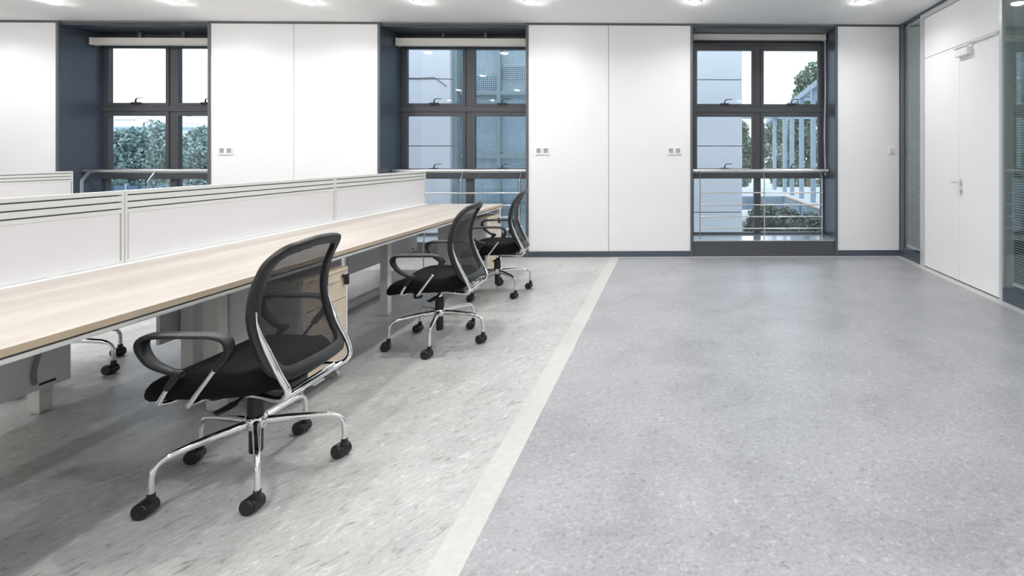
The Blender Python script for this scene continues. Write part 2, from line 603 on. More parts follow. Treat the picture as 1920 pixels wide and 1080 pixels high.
def make_window(n, a, b, blind_z, label):
    root = empty('window_%d' % n, ((a + b) / 2, GY, 0))
    tag(root, label, kind='structure')
    w = (b - a) / 2

    def B(name, m, x0, x1, y0, y1, z0, z1, p=root, bevel=0.003):
        return MB().box(x0, x1, y0 - GY, y1 - GY, z0, z1).build(name, m, p, bevel=bevel)
    # lining of the deep opening
    B('reveal', M_SLATE, -w - 0.016, -w, WY + 0.012, GY + 0.05, 0.2, 2.945, bevel=0)
    B('reveal', M_SLATE, w, w + 0.016, WY + 0.012, GY + 0.05, 0.2, 2.945, bevel=0)
    B('soffit', M_SLATE, -w, w, WY + 0.012, GY + 0.05, 2.93, 2.945, bevel=0)
    # casing round the opening on the room side
    B('casing', M_TRIM, -w - 0.034, -w - 0.001, WY - 0.012, WY + 0.012, 0, CZ - 0.027)
    B('casing', M_TRIM, w + 0.001, w + 0.034, WY - 0.012, WY + 0.012, 0, CZ - 0.027)
    B('casing', M_TRIM, -w - 0.001, w + 0.001, WY - 0.010, WY + 0.012, 2.945, CZ - 0.027)
    B('kick_plate', M_FRAME, -w, w, WY + 0.004, WY + 0.03, 0.0, 0.192)
    B('sill', M_SILL, -w, w, WY + 0.0, GY + 0.0, 0.192, 0.205)
    # fixed frame
    f0, f1 = GY, GY + 0.07
    B('frame_head', M_FRAME, -w, w, f0, f1, 2.80, 2.93)
    B('frame_stile', M_FRAME, -w, -w + 0.032, f0, f1, 0.205, 2.80)
    B('frame_stile', M_FRAME, w - 0.032, w, f0, f1, 0.205, 2.80)
    B('mullion', M_FRAME, -0.039, 0.039, f0, f1, 1.07, 2.80)
    B('mullion', M_FRAME, -0.045, 0.045, f0 + 0.01, f1 + 0.03, 0.205, 0.975)
    B('transom', M_FRAME, -w, w, f0 - 0.02, f1, 1.887, 1.957)
    B('transom', M_FRAME, -w, w, f0 - 0.02, f1, 0.975, 1.07)
    B('frame_foot', M_FRAME, -w, w, f0, f1, 0.205, 0.23)
    B('pane', M_GLASS, -w + 0.03, -0.044, f0 + 0.04, f0 + 0.048, 0.228, 0.977, bevel=0)
    B('pane', M_GLASS, 0.044, w - 0.03, f0 + 0.04, f0 + 0.048, 0.228, 0.977, bevel=0)
    # four opening sashes, each with a curved handle
    for (x0, x1) in ((-w + 0.032, -0.039), (0.039, w - 0.032)):
        for (z0, z1, hs) in ((1.957, 2.80, 1), (1.07, 1.887, -1 if n == 1 else 1)):
            t = 0.045
            m = MB()
            m.box(x0 + .002, x0 + t, f0 - 0.012 - GY, f0 + 0.05 - GY, z0 + .003, z1 - .003)
            m.box(x1 - t, x1 - .002, f0 - 0.012 - GY, f0 + 0.05 - GY, z0 + .003, z1 - .003)
            m.box(x0 + t, x1 - t, f0 - 0.012 - GY, f0 + 0.05 - GY, z0 + .003, z0 + t)
            m.box(x0 + t, x1 - t, f0 - 0.012 - GY, f0 + 0.05 - GY, z1 - 0.06, z1 - .003)
            sash = m.build('sash', M_FRAME, root)
            B('pane', M_GLASS, x0 + t - .004, x1 - t + .004, f0 + 0.02, f0 + 0.028, z0 + t - .004, z1 - 0.056, sash, bevel=0)
            cx = (x0 + x1) / 2
            hb = MB().box(cx - 0.06, cx + 0.06, -0.04, -0.011, z0 + 0.03, z0 + 0.052)
            pth = cr([(cx, -0.03, z0 + 0.045), (cx + hs * 0.005, -0.036, z0 + 0.08), (cx + hs * 0.03, -0.04, z0 + 0.103), (cx + hs * 0.105, -0.045, z0 + 0.106)], 5)
            hb.sweep(pth, lambda i: (0.013 - 0.0004 * i, 0.009 - 0.0003 * i, 1.0), seg=8)
            hb.build('handle', M_BLACKM, sash, smooth=False)
    return root


wlab = ['dark framed window showing bushy trees behind the long desks', 'dark framed window facing the perforated facade at the desk end',
        'dark framed full height window between white panels near the double door']
for i, (a, b) in enumerate(OPEN):
    make_window(i + 1, a, b, 0, wlab[i])

# roller blinds rolled up in their cassettes
BL = [(2.750, 2.838, 'cream roller blind cassette above the tree window'), (2.756, 2.850, 'cream roller blind cassette above the window facing the perforated facade'),
      (2.855, 2.925, 'cream roller blind cassette above the window near the door')]
for (a, b), (z0, z1, lab) in zip(OPEN, BL):
    r = empty('roller_blind', ((a + b) / 2, 7.2, z1))
    tag(r, lab, 'blind', 'roller blinds at the windows')
    w = (b - a) / 2
    h = z1 - z0
    m = MB()
    pf = [(-0.055, 0), (-0.055, -h * 0.75), (-0.035, -h), (0.035, -h), (0.05, -h * 0.8), (0.05, 0)]
    for x in (-w + 0.03, w - 0.03):
        for (y, z) in pf:
            m.v.append((x, y, z))
    k = len(pf)
    for j in range(k):
        m.face((j, (j + 1) % k, k + (j + 1) % k, k + j))
    m.face(range(k - 1, -1, -1))
    m.face(range(k, 2 * k))
    m.build('cassette', M_CREAM, r)
    for s in (-1, 1):
        m = MB().box(s * (w - 0.03) - 0.012, s * (w - 0.03) + 0.012, -0.06, 0.055, -h - 0.004, 0.004)
        m.build('end_cap', M_CREAM, r, bevel=0.004)
    MB().box(-0.3, -0.26, -0.02, 0.02, 0.0, 2.931 - z1).build('bracket', M_SLATE, r)
    MB().box(0.26, 0.3, -0.02, 0.02, 0.0, 2.931 - z1).build('bracket', M_SLATE, r)
    if lab.endswith('door'):
        for dx in (0, 0.012):
            pts = cr([(w - 0.035 + dx, -0.03, -h), (w - 0.03 + dx, -0.03, -h - 0.7), (w - 0.04 + dx, -0.03, -h - 1.3), (w - 0.028 + dx, -0.03, -1.9)], 6)
            MB().tube(pts, 0.003, 6).build('chain', M_PLASTIC, r, smooth=True)

# steel guard rails standing on the sills
for i, (a, b) in enumerate(OPEN):
    r = empty('guard_rail', ((a + b) / 2, 6.98, 0.205))
    lab = ['brushed steel guard rail across the tree window', 'brushed steel guard rail across the window behind the desk end', 'brushed steel guard rail with four rods across the window near the door'][i]
    tag(r, lab, 'railing', 'steel guard rails at the windows')
    w = (b - a) / 2
    MB().tube([(-w + 0.012, 0.10, 0.885), (w - 0.012, 0.10, 0.885)], 0.025, 16).build('handrail', M_STEEL, r, smooth=True)
    for px in (-w + 0.1, 0.0 + 0.03, w - 0.12):
        m = MB()
        pts = [(px, 0, 0.0), (px, 0, 0.755), (px, 0.004, 0.768), (px, 0.092, 0.868)]
        m.sweep(pts, lambda i: (0.0055, 0.018, 0.35), lateral=(1, 0, 0), seg=8)
        m.build('post', M_STEEL, r)
        MB().box(px - 0.02, px + 0.02, -0.03, 0.03, 0, 0.004).build('foot_plate', M_STEEL, r)
    for z in (0.60, 0.44, 0.285, 0.13):
        MB().tube([(-w + 0.09, 0, z), (w - 0.11, 0, z)], 0.0085, 10).build('rod', M_STEEL, r, smooth=True)

# ------------------------------------------------------------------ right wall: glass partition, double door
XW = RX
wr = empty('wall_right', (RX, 0, 0))
tag(wr, 'glazed partition wall beside the white double door', kind='structure')


def R(name, m, y0, y1, z0, z1, d0=0.0, d1=0.06, p=wr, bevel=0.002):
    return MB().box(d0, d1, y0, y1, z0, z1).build(name, m, p, bevel=bevel)


R('corner_post', M_SLATE, 6.70, 6.815, 0, CZ, -0.005, 0.09)
R('head_rail', M_SLATE, BY, 6.70, CZ - 0.035, CZ - 0.001, -0.008, 0.09)
R('bottom_rail', M_SLATE, 6.245, 6.70, 0, 0.12, -0.003, 0.09)
R('pane', M_PGLASS, 6.245, 6.70, 0.12, CZ - 0.035, 0.004, 0.012, bevel=0)
R('bottom_rail', M_SLATE, 2.0, 4.68, 0, 0.12, -0.003, 0.09)
R('pane', M_PGLASS, 3.36, 4.68, 0.12, CZ - 0.035, 0.004, 0.012, bevel=0)
R('pane', M_PGLASS, 2.0, 3.34, 0.12, CZ - 0.035, 0.004, 0.012, bevel=0)
R('mullion', M_SLATE, 3.33, 3.37, 0.12, CZ - 0.035, 0.002, 0.09)
R('wall_panel', M_PANEL, BY, 2.0, 0, CZ - 0.035, 0.0, 0.09)
# room behind the partition
rb = MB()
rb.box(3.0, 3.05, BY - 3.0, 6.9, -0.1, CZ)
back_room = rb.build('wall_corridor', mat('corridor_wall', (0.10, 0.12, 0.14), 0.7), None)
tag(back_room, 'dim wall of the room behind the glass partition', kind='structure')
back_room.location = (2.4, 0, 0)
tag(box('floor_corridor', mat('corridor_floor', (0.25, 0.25, 0.26), 0.5), RX + 0.1, 5.45, BY - 0.1, 7.0, -0.05, 0.0), 'grey floor behind the glass partition', kind='structure')
tag(box('ceiling_corridor', M_CEIL, RX + 0.2, 5.45, BY - 0.1, 7.0, CZ, CZ + 0.1), 'ceiling behind the glass partition', kind='structure')
tag(box('wall_corridor_end', mat('corridor_wall', (0, 0, 0)), RX + 0.1, 5.45, 6.9, 7.0, 0, CZ), 'end wall behind the glass partition', kind='structure')

# door: light frame, two leaves, full width panel above
D0, D1, DS = 4.729, 6.16, 5.405
df = empty('door_1', (RX, (D0 + D1) / 2, 0))
tag(df, 'white double door with panel above in pale frame', kind='structure')
yc = (D0 + D1) / 2


def D(name, m, y0, y1, z0, z1, d0, d1, p=df, bevel=0.002):
    return MB().box(d0, d1, y0 - yc, y1 - yc, z0, z1).build(name, m, p, bevel=bevel)


M_DFR = mat('door_frame_grey', (0.62, 0.63, 0.64), 0.35, metal=0.3)
D('door_frame', M_DFR, D1, D1 + 0.083, 0, CZ - 0.036, -0.012, 0.10)
D('door_frame', M_DFR, D0 - 0.045, D0 - 0.004, 0, CZ - 0.036, -0.012, 0.10)
D('door_frame', M_DFR, D0 - 0.004, D1, CZ - 0.09, CZ - 0.036, -0.012, 0.10)
D('overpanel', M_WHITE, D0, D1 - 0.004, 2.425, CZ - 0.094, 0.0, 0.04)
leafs = []
for (y0, y1) in ((DS + 0.002, D1 - 0.004), (D0 + 0.001, DS - 0.002)):
    leafs.append(D('leaf', M_WHITE, y0, y1, 0.012, 2.42, 0.0, 0.04))
D('threshold', M_SLATE, D0, D1, 0.0, 0.010, 0.005, 0.05, bevel=0)
D('backing', M_CORE, D0 - 0.04, D1 + 0.08, 0.0, CZ - 0.036, 0.045, 0.09, bevel=0)
# lever handle and lock on the nearer leaf
hy = DS - 0.035 - yc
hz = 1.02
m = MB()
m.lathe([(0.026, 0.0), (0.026, -0.008), (0.022, -0.010)], (0, hy, hz), 20, 'X')
m.build('rosette', M_CHROME, leafs[1], smooth=True)
m = MB()
m.tube(cr([(-0.008, hy, hz), (-0.04, hy, hz), (-0.052, hy - 0.0, hz), (-0.056, hy + 0.03, hz), (-0.056, hy + 0.11, hz - 0.004)], 5), 0.009, 10)
m.build('lever', M_CHROME, leafs[1], smooth=True)
m = MB()
m.lathe([(0.024, 0.0), (0.024, -0.007), (0.02, -0.009)], (0, hy, hz - 0.085), 20, 'X')
m.lathe([(0.009, -0.008), (0.009, -0.014)], (0, hy, hz - 0.08), 12, 'X')
m.build('lock', M_CHROME, leafs[1], smooth=True)
# overhead closer
cl = empty('door_closer', (RX - 0.001, 5.28, 2.33))
tag(cl, 'white overhead door closer with arm at the top of the double door', 'door closer')
MB().box(-0.055, 0.0, -0.11, 0.12, -0.035, 0.035).build('body', M_PLASTIC, cl, bevel=0.004)
MB().box(-0.045, -0.028, -0.06, 0.15, 0.045, 0.058).build('arm', M_ALU, cl, bevel=0.002)
MB().lathe([(0.012, 0.03), (0.012, 0.06)], (-0.036, 0.10, 0), 12).build('pivot', M_ALU, cl, smooth=True)
MB().box(-0.022, 0.0, -0.54, -0.10, 0.062, 0.092).build('track', M_ALUW, cl, bevel=0.002)
MB().bar((-0.036, -0.05, 0.052), (-0.02, -0.13, 0.074), 0.016, 0.006).build('slider', M_ALU, cl)


# venetian blinds behind the panes
def venetian(y0, y1, zb, label):
    r = empty('venetian_blind', (RX + 0.045, (y0 + y1) / 2, zb))
    tag(r, label, 'blind', 'venetian blinds behind the glass partition')
    h = (y1 - y0) / 2
    top = CZ - 0.04 - zb
    m = MB()
    z = 0.03
    ang = math.radians(36)
    while z < top - 0.05:
        m.bar((0, -h, z), (0, h, z), 0.025, 0.0012, up=(math.sin(ang), 0, math.cos(ang)))
        z += 0.0222
    s = m.build('slats', M_SLAT, r, fix=False)
    tag(s, kind='stuff')
    MB().box(-0.014, 0.014, -h, h, top - 0.04, top).build('headrail', M_ALUW, r)
    MB().box(-0.012, 0.012, -h, h, 0.0, 0.018).build('bottom_rail', M_ALUW, r)
    for y in (-h * 0.55, h * 0.55):
        MB().tube([(-0.014, y, 0.01), (-0.014, y, top - 0.03)], 0.0015, 6).build('ladder_cord', M_ALUW, r)


venetian(6.25, 6.695, 0.14, 'closed grey venetian blind in the narrow strip beside the corner')
venetian(3.38, 4.60, 0.16, 'grey venetian blind behind the pane beside the double door')
venetian(2.02, 3.32, 0.16, 'grey venetian blind behind the pane outside the picture edge')

# ------------------------------------------------------------------ wall plates


def plate(x, z, double, label):
    r = empty('switch_plate', (x, WY, z))
    tag(r, label, 'switch', 'wall switch plates')
    if double:
        for s in (-1, 1):
            MB().box(s * 0.045 - 0.044, s * 0.045 + 0.044, -0.011, 0.0, -0.046, 0.046).build('faceplate', M_PLASTIC, r, bevel=0.003)
            MB().box(s * 0.045 - 0.027, s * 0.045 + 0.027, -0.0135, -0.010, -0.024, 0.034).build('socket', M_GREYKEY, r, bevel=0.002)
    else:
        MB().box(-0.044, 0.044, -0.010, 0.0, -0.044, 0.044).build('faceplate', M_PLASTIC, r, bevel=0.003)
        for s in (-1, 1):
            MB().box(s * 0.016 - 0.0155, s * 0.016 + 0.0155, -0.014, -0.009, -0.03, 0.03).build('rocker', M_ALUW, r, bevel=0.002)


plate(-5.59, 1.350, True, 'double grey socket plate beside the tree window')
plate(-1.635, 1.350, True, 'double grey socket plate beside the window at the desk end')
plate(0.045, 1.350, True, 'double grey socket plate beside the window near the door')
plate(2.845, 1.353, False, 'single white rocker switch near the glass corner')

# ------------------------------------------------------------------ ceiling downlights
LXS = [(-8.3, 6.0), (-6.77, 5.99), (-5.456, 5.965), (-3.965, 5.934), (-2.737, 5.908), (-1.526, 5.883), (0.263, 5.845), (2.10, 5.807)]  # leftmost column is added out of view to lift the dark far left
ORD = ['first', 'second', 'third', 'fourth', 'fifth', 'sixth', 'seventh']


def make_light():
    r = empty('downlight', (0, 0, CZ))
    m = MB()
    m.lathe([(0.062, -0.001), (0.064, -0.006), (0.078, -0.006), (0.082, 0.0)], seg=28)
    m.build('trim_ring', M_PLASTIC, r, smooth=True)
    MB().lathe([(0.060, -0.004), (0.055, -0.017), (0.035, -0.025)], seg=16).build('lamp_disc', M_LAMP, r, smooth=True)
    ld = bpy.data.lights.new('downlight_beam', 'AREA')
    ld.shape = 'DISK'
    ld.size = 0.11
    ld.energy = LAMP_W
    ld.color = (0.985, 0.99, 1.0)
    ld.spread = math.radians(152)
    lo = bpy.data.objects.new('downlight_beam', ld)
    lo.location = (0, 0, -0.028)
    lo.parent = r
    COL.objects.link(lo)
    return r


proto = make_light()
first = True
ROWS = [5.88, 3.4, 0.9, -1.7]
for ri, ry in enumerate(ROWS):
    for k, (x, y) in enumerate(LXS):
        o = proto if first else copy_tree(proto)
        first = False
        o.location = (x, y if ri == 0 else ry, CZ)
        if ri == 0 and k > 0:
            tag(o, 'lit round recessed downlight, %s from the left in the row near the windows' % ORD[k - 1], 'ceiling light', 'recessed downlights')
        else:
            tag(o, 'lit round recessed downlight out of view, from the unseen rows and the added left column', 'ceiling light', 'recessed downlights overhead')

# ------------------------------------------------------------------ bench desks
BX = -2.79          # screen line
FX = -1.895         # front edge
Y0, Y1 = -0.65, 6.06
MOD = [-0.63, 1.07, 2.77, 4.47, 6.10]


def make_bench(label):
    r = empty('bench_desk', (BX, Y1, 0))

    def B(name, m, x0, x1, y0, y1, z0, z1, p=r, bevel=0.002):
        return MB().box(x0 - BX, x1 - BX, y0 - Y1, y1 - Y1, z0, z1).build(name, m, p, bevel=bevel)
    for s in (1, -1):
        def X(x):
            return BX + s * (x - BX)

        def BB(name, m, x0, x1, y0, y1, z0, z1, p=r, bevel=0.002):
            a, b = X(x0), X(x1)
            return B(name, m, min(a, b), max(a, b), y0, y1, z0, z1, p, bevel)
        BB('worktop', M_WOOD, -2.735, FX - 0.002, Y0, Y1 - 0.002, 0.725, 0.75)
        BB('edge_band', M_WOODE, FX - 0.002, FX, Y0, Y1, 0.7255, 0.7495, bevel=0)
        BB('edge_rail', M_ALUW, FX - 0.04, FX - 0.008, Y0 + 0.02, Y1 - 0.02, 0.700, 0.7165, bevel=0.004)
        BB('rail_groove', M_GAP, FX - 0.05, FX - 0.016, Y0 + 0.02, Y1 - 0.02, 0.7165, 0.7248, bevel=0)
        BB('support_beam', M_LEGW, -2.40, -2.35, Y0 + 0.05, Y1 - 0.06, 0.67, 0.72)
        BB('strip', M_PLASTIC, -2.775, -2.736, Y0, Y1, 0.735, 0.7515, bevel=0.001)
        for my in (1.07, 2.77, 4.38):
            sh = 0.0 if s == 1 else -0.07
            BB('leg', M_LEGW, -2.345 + sh, -2.285 + sh, my - 0.03, my + 0.03, 0.014, 0.672)
            BB('foot', M_ALU, -2.342 + sh, -2.288 + sh, my - 0.027, my + 0.027, 0.0, 0.015)
            BB('crossbar', M_LEGW, BX, -2.0, my - 0.025, my + 0.025, 0.672, 0.70)
        for my in (Y0 + 0.05, Y1 - 0.05):
            BB('leg', M_LEGW, FX - 0.075, FX - 0.015, my - 0.03, my + 0.03, 0.014, 0.70)
            BB('foot', M_ALU, FX - 0.072, FX - 0.018, my - 0.027, my + 0.027, 0.0, 0.015)
            BB('crossbar', M_LEGW, BX, FX - 0.075, my - 0.025, my + 0.025, 0.66, 0.70)
    for k in range(4):
        a = MOD[k] + (0.19 if k else 0.15)
        b = MOD[k + 1] - (0.24 if k < 3 else 0.2)
        p = B('modesty_panel', M_GREYP, -2.80, -2.78, a, b, 0.265, 0.70, bevel=0.0015)
        B('slot', M_BLACKM, -2.7805, -2.779, b - 0.125, b - 0.06, 0.283, 0.294, p, bevel=0)
        B('hanger', M_ALUW, -2.80, -2.76, a + 0.1, a + 0.14, 0.66, 0.725, p, bevel=0)
        B('hanger', M_ALUW, -2.80, -2.76, b - 0.14, b - 0.1, 0.66, 0.725, p, bevel=0)
    tag(r, label, 'desk', 'long shared bench desks')
    return r


bench = make_bench('long pale oak bench desk on off white legs with black chairs beside it')
DX = -3.9
b2 = copy_tree(bench)
b2.location.x += DX
b2['label'] = 'pale oak bench desk mostly hidden behind the nearer screens by the tree window'


def make_screen(y0, y1, end, label):
    """white fabric desk screen with slotted aluminium rails on top"""
    r = empty('desk_screen', (BX, (y0 + y1) / 2, 0.7515))
    h = (y1 - y0) / 2 - 0.001
    zb = 0.7515
    T = 0.014

    def B(name, m, x0, x1, ya, yb, z0, z1, bevel=0.0015):
        return MB().box(x0, x1, ya, yb, z0 - zb, z1 - zb).build(name, m, r, bevel=bevel)
    B('fabric_panel', M_SCREEN, -T + .002, T - .002, -h + 0.02, h - 0.02, 0.765, 1.005)
    B('base_rail', M_ALUW, -T, T, -h, h, 0.7516, 0.766)
    B('core', M_GAP, -0.006, 0.006, -h + 0.02, h - 0.02, 1.004, 1.11, bevel=0)
    for z0, z1 in ((1.004, 1.024), (1.031, 1.058), (1.065, 1.092), (1.099, 1.119)):
        B('rail', M_ALUW, -T, T, -h + 0.012, h - 0.012, z0, z1)
    B('end_post', M_ALUW, -T - .001, T + .001, -h, -h + 0.012, 0.766, 1.119)
    B('end_post', M_ALUW, -T - .001, T + .001, h - 0.012, h, 0.766, 1.119)
    B('foot_clamp', M_ALUW, 0.012, 0.03, h - 0.34, h - 0.30, 0.7520, 0.757)
    tag(r, label, 'desk screen', 'white desk screens')
    return r


scr_lab = ['white fabric desk screen past the picture edge on the near bench desk', 'white fabric desk screen with slotted top, cut off by the left picture edge',
           'white fabric desk screen with slotted top behind the nearest chair', 'white fabric desk screen with slotted top at the window end of the near desk']
scr = []
for k in range(4):
    scr.append(make_screen(MOD[k] + 0.001, MOD[k + 1] - 0.001, k == 3, scr_lab[k]))
for k, lab in ((2, 'slotted white desk screen on the farther desk row, cut off by the picture edge'), (3, 'slotted white desk screen on the farther desk row ending beside the tree window')):
    c = copy_tree(scr[k])
    c.location.x += DX
    c['label'] = lab


def make_pedestal(cx, cy, label, face=1):
    """three drawer pedestal, drawers facing +x (rotated by pi when face is -1)"""
    r = empty('drawer_pedestal', (cx, cy, 0), 0 if face == 1 else PI)
    dx, dy = 0.255, 0.19
    body = MB()
    body.box(-dx, dx - 0.02, -dy, -dy + 0.016, 0.075, 0.625)
    body.box(-dx, dx - 0.02, dy - 0.016, dy, 0.075, 0.625)
    body.box(-dx, -dx + 0.016, -dy + 0.016, dy - 0.016, 0.075, 0.625)
    body.box(-dx + 0.016, dx - 0.022, -dy + 0.016, dy - 0.016, 0.075, 0.09)
    body.build('body', M_GREYP, r)
    MB().box(dx - 0.02, dx, -dy, -dy + 0.012, 0.075, 0.625).build('side_edge', M_PLASTIC, r)
    MB().box(dx - 0.02, dx, dy - 0.012, dy, 0.075, 0.625).build('side_edge', M_PLASTIC, r)
    MB().box(-dx, dx + 0.002, -dy - 0.001, dy + 0.001, 0.625, 0.645).build('top_board', M_WOODD, r, bevel=0.0015)
    for z0, z1 in ((0.078, 0.30), (0.304, 0.465), (0.469, 0.622)):
        d = MB().box(dx - 0.02, dx - 0.001, -dy + 0.013, dy - 0.013, z0, z1).build('drawer', M_WOODD, r, bevel=0.0015)
        hd = MB()
        hd.bar((dx + 0.018, -0.06, z1 - 0.04), (dx + 0.018, 0.06, z1 - 0.04), 0.008, 0.008)
        for y in (-0.055, 0.055):
            hd.bar((dx - 0.002, y, z1 - 0.04), (dx + 0.018, y, z1 - 0.04), 0.008, 0.008)
        hd.build('handle', M_ALU, d)
    lk = MB()
    lk.lathe([(0.009, 0.0), (0.009, 0.016)], (dx - 0.002, dy - 0.045, 0.597), 12, 'X')
    lk.box(dx + 0.012, dx + 0.022, dy - 0.062, dy - 0.022, 0.588, 0.604)
    lk.build('lock', M_BLACKM, r)
    MB().box(dx + 0.006, dx + 0.026, dy - 0.046, dy - 0.024, 0.545, 0.59).build('key', M_BLACKM, r, bevel=0.003)
    for sx in (-1, 1):
        for sy in (-1, 1):
            c = MB()
            c.lathe([(0.022, -0.009), (0.025, -0.006), (0.025, 0.006), (0.022, 0.009)], (sx * (dx - 0.05), sy * (dy - 0.04), 0.025), 14, 'Y')
            c.box(sx * (dx - 0.05) - 0.014, sx * (dx - 0.05) + 0.014, sy * (dy - 0.04) - 0.016, sy * (dy - 0.04) + 0.016, 0.04, 0.076)
            c.build('caster', M_ALU, r)
    tag(r, label, 'drawer unit', 'three drawer pedestals')
    return r


make_pedestal(-2.165, 3.0, 'oak fronted grey drawer pedestal under the desk behind the nearest chair')
make_pedestal(-2.165, 5.78, 'oak fronted grey drawer pedestal under the window end of the desk')
make_pedestal(-3.18, 4.61, 'grey drawer pedestal on the far side under the desk', -1)

# floor cable raceway under the desk
m = MB()
m.box(-0.03, 0.03, 3.03, 5.15, 0.0, 0.028)
m.box(-0.036, -0.03, 3.03, 5.15, 0.0, 0.05)
m.box(0.03, 0.036, 3.03, 5.15, 0.0, 0.05)
rw = m.build('cable_raceway', M_ALUW, None, loc=(-2.745, 0, 0), bevel=0.002)
tag(rw, 'low pale metal cable raceway on the floor under the desk', 'cable raceway')
MB().box(-2.76 - BX, -2.69 - BX, 3.06 - Y1, 3.14 - Y1, 0.052, 0.665).build('cable_riser', M_LEGW, bench, bevel=0.003)

# cords
pts = cr([(-2.755, 2.385, 0.655), (-2.752, 2.405, 0.60), (-2.762, 2.412, 0.52), (-2.765, 2.392, 0.43), (-2.768, 2.378, 0.36), (-2.768, 2.380, 0.30)], 6)
tag(MB().tube(pts, 0.008, 8).build('power_cord', M_CORD, smooth=True), 'grey power cord hanging down the modesty panel at the picture edge', 'cord')
pts = cr([(-2.76, 5.95, 0.71), (-2.72, 5.98, 0.60), (-2.74, 5.99, 0.45), (-2.75, 5.99, 0.30), (-2.74, 5.96, 0.15), (-2.73, 5.97, 0.012), (-2.68, 5.95, 0.006)], 6)
tag(MB().tube(pts, 0.006, 8).build('power_cord', M_PLASTIC, smooth=True), 'white power cord hanging to the floor near the window end', 'cord')


# ------------------------------------------------------------------ office chairs (local +x is forward)
def back_u(z, v):
    P = [(0.44, -0.292), (0.50, -0.262), (0.56, -0.232), (0.63, -0.208), (0.71, -0.197), (0.79, -0.204), (0.87, -0.232), (0.96, -0.286)]
    if z <= P[0][0]:
        u = P[0][1]
    elif z >= P[-1][0]:
        u = P[-1][1]
    else:
        for (z0, u0), (z1, u1) in zip(P, P[1:]):
            if z0 <= z <= z1:
                t = (z - z0) / (z1 - z0)
                i = P.index((z0, u0))
                m0 = (u1 - P[max(i - 1, 0)][1]) / (z1 - P[max(i - 1, 0)][0])
                j = min(i + 2, len(P) - 1)
                m1 = (P[j][1] - u0) / (P[j][0] - z0)
                h = z1 - z0
                u = (2 * t ** 3 - 3 * t * t + 1) * u0 + (t ** 3 - 2 * t * t + t) * h * m0 + (-2 * t ** 3 + 3 * t * t) * u1 + (t ** 3 - t * t) * h * m1
                break
    return u + 0.75 * v * v


def back_outline(hw_top, hw_mid, hw_bot, z0, z1, rt, rb, n=10):
    """(v, z) loop of the backrest, rounded corners"""
    def hw(z):
        t = (z - z0) / (z1 - z0)
        return hw_bot + (hw_mid - hw_bot) * min(1, t / 0.45) if t < 0.45 else hw_mid + (hw_top - hw_mid) * (t - 0.45) / 0.55
    pts = []
    # right side going up, top, left side down, bottom
    for k in range(9):
        z = z0 + rb + (z1 - rt - z0 - rb) * k / 8
        pts.append((hw(z), z))
    for k in range(1, n):
        a = PI / 2 * k / n
        pts.append((hw(z1 - rt) - rt + rt * math.cos(a), z1 - rt + rt * math.sin(a)))
    w = hw(z1 - rt) - rt
    for k in range(9):
        x = w - 2 * w * k / 8
        pts.append((x, z1 + 0.012 * (1 - (x / w) ** 2)))
    for k in range(1, n):
        a = PI / 2 + PI / 2 * k / n
        pts.append((-hw(z1 - rt) + rt + rt * math.cos(a), z1 - rt + rt * math.sin(a)))
    for k in range(9):
        z = z1 - rt - (z1 - rt - z0 - rb) * k / 8
        pts.append((-hw(z), z))
    for k in range(1, n):
        a = PI + PI / 2 * k / n
        pts.append((-hw(z0 + rb) + rb + rb * math.cos(a), z0 + rb + rb * math.sin(a)))
    w = hw(z0 + rb) - rb
    for k in range(9):
        x = -w + 2 * w * k / 8
        pts.append((x, z0))
    for k in range(1, n):
        a = 1.5 * PI + PI / 2 * k / n
        pts.append((hw(z0 + rb) - rb + rb * math.cos(a), z0 + rb + rb * math.sin(a)))
    return pts


def seat_drop(u):
    return (max(0.0, u - 0.08) ** 2) * 2.1


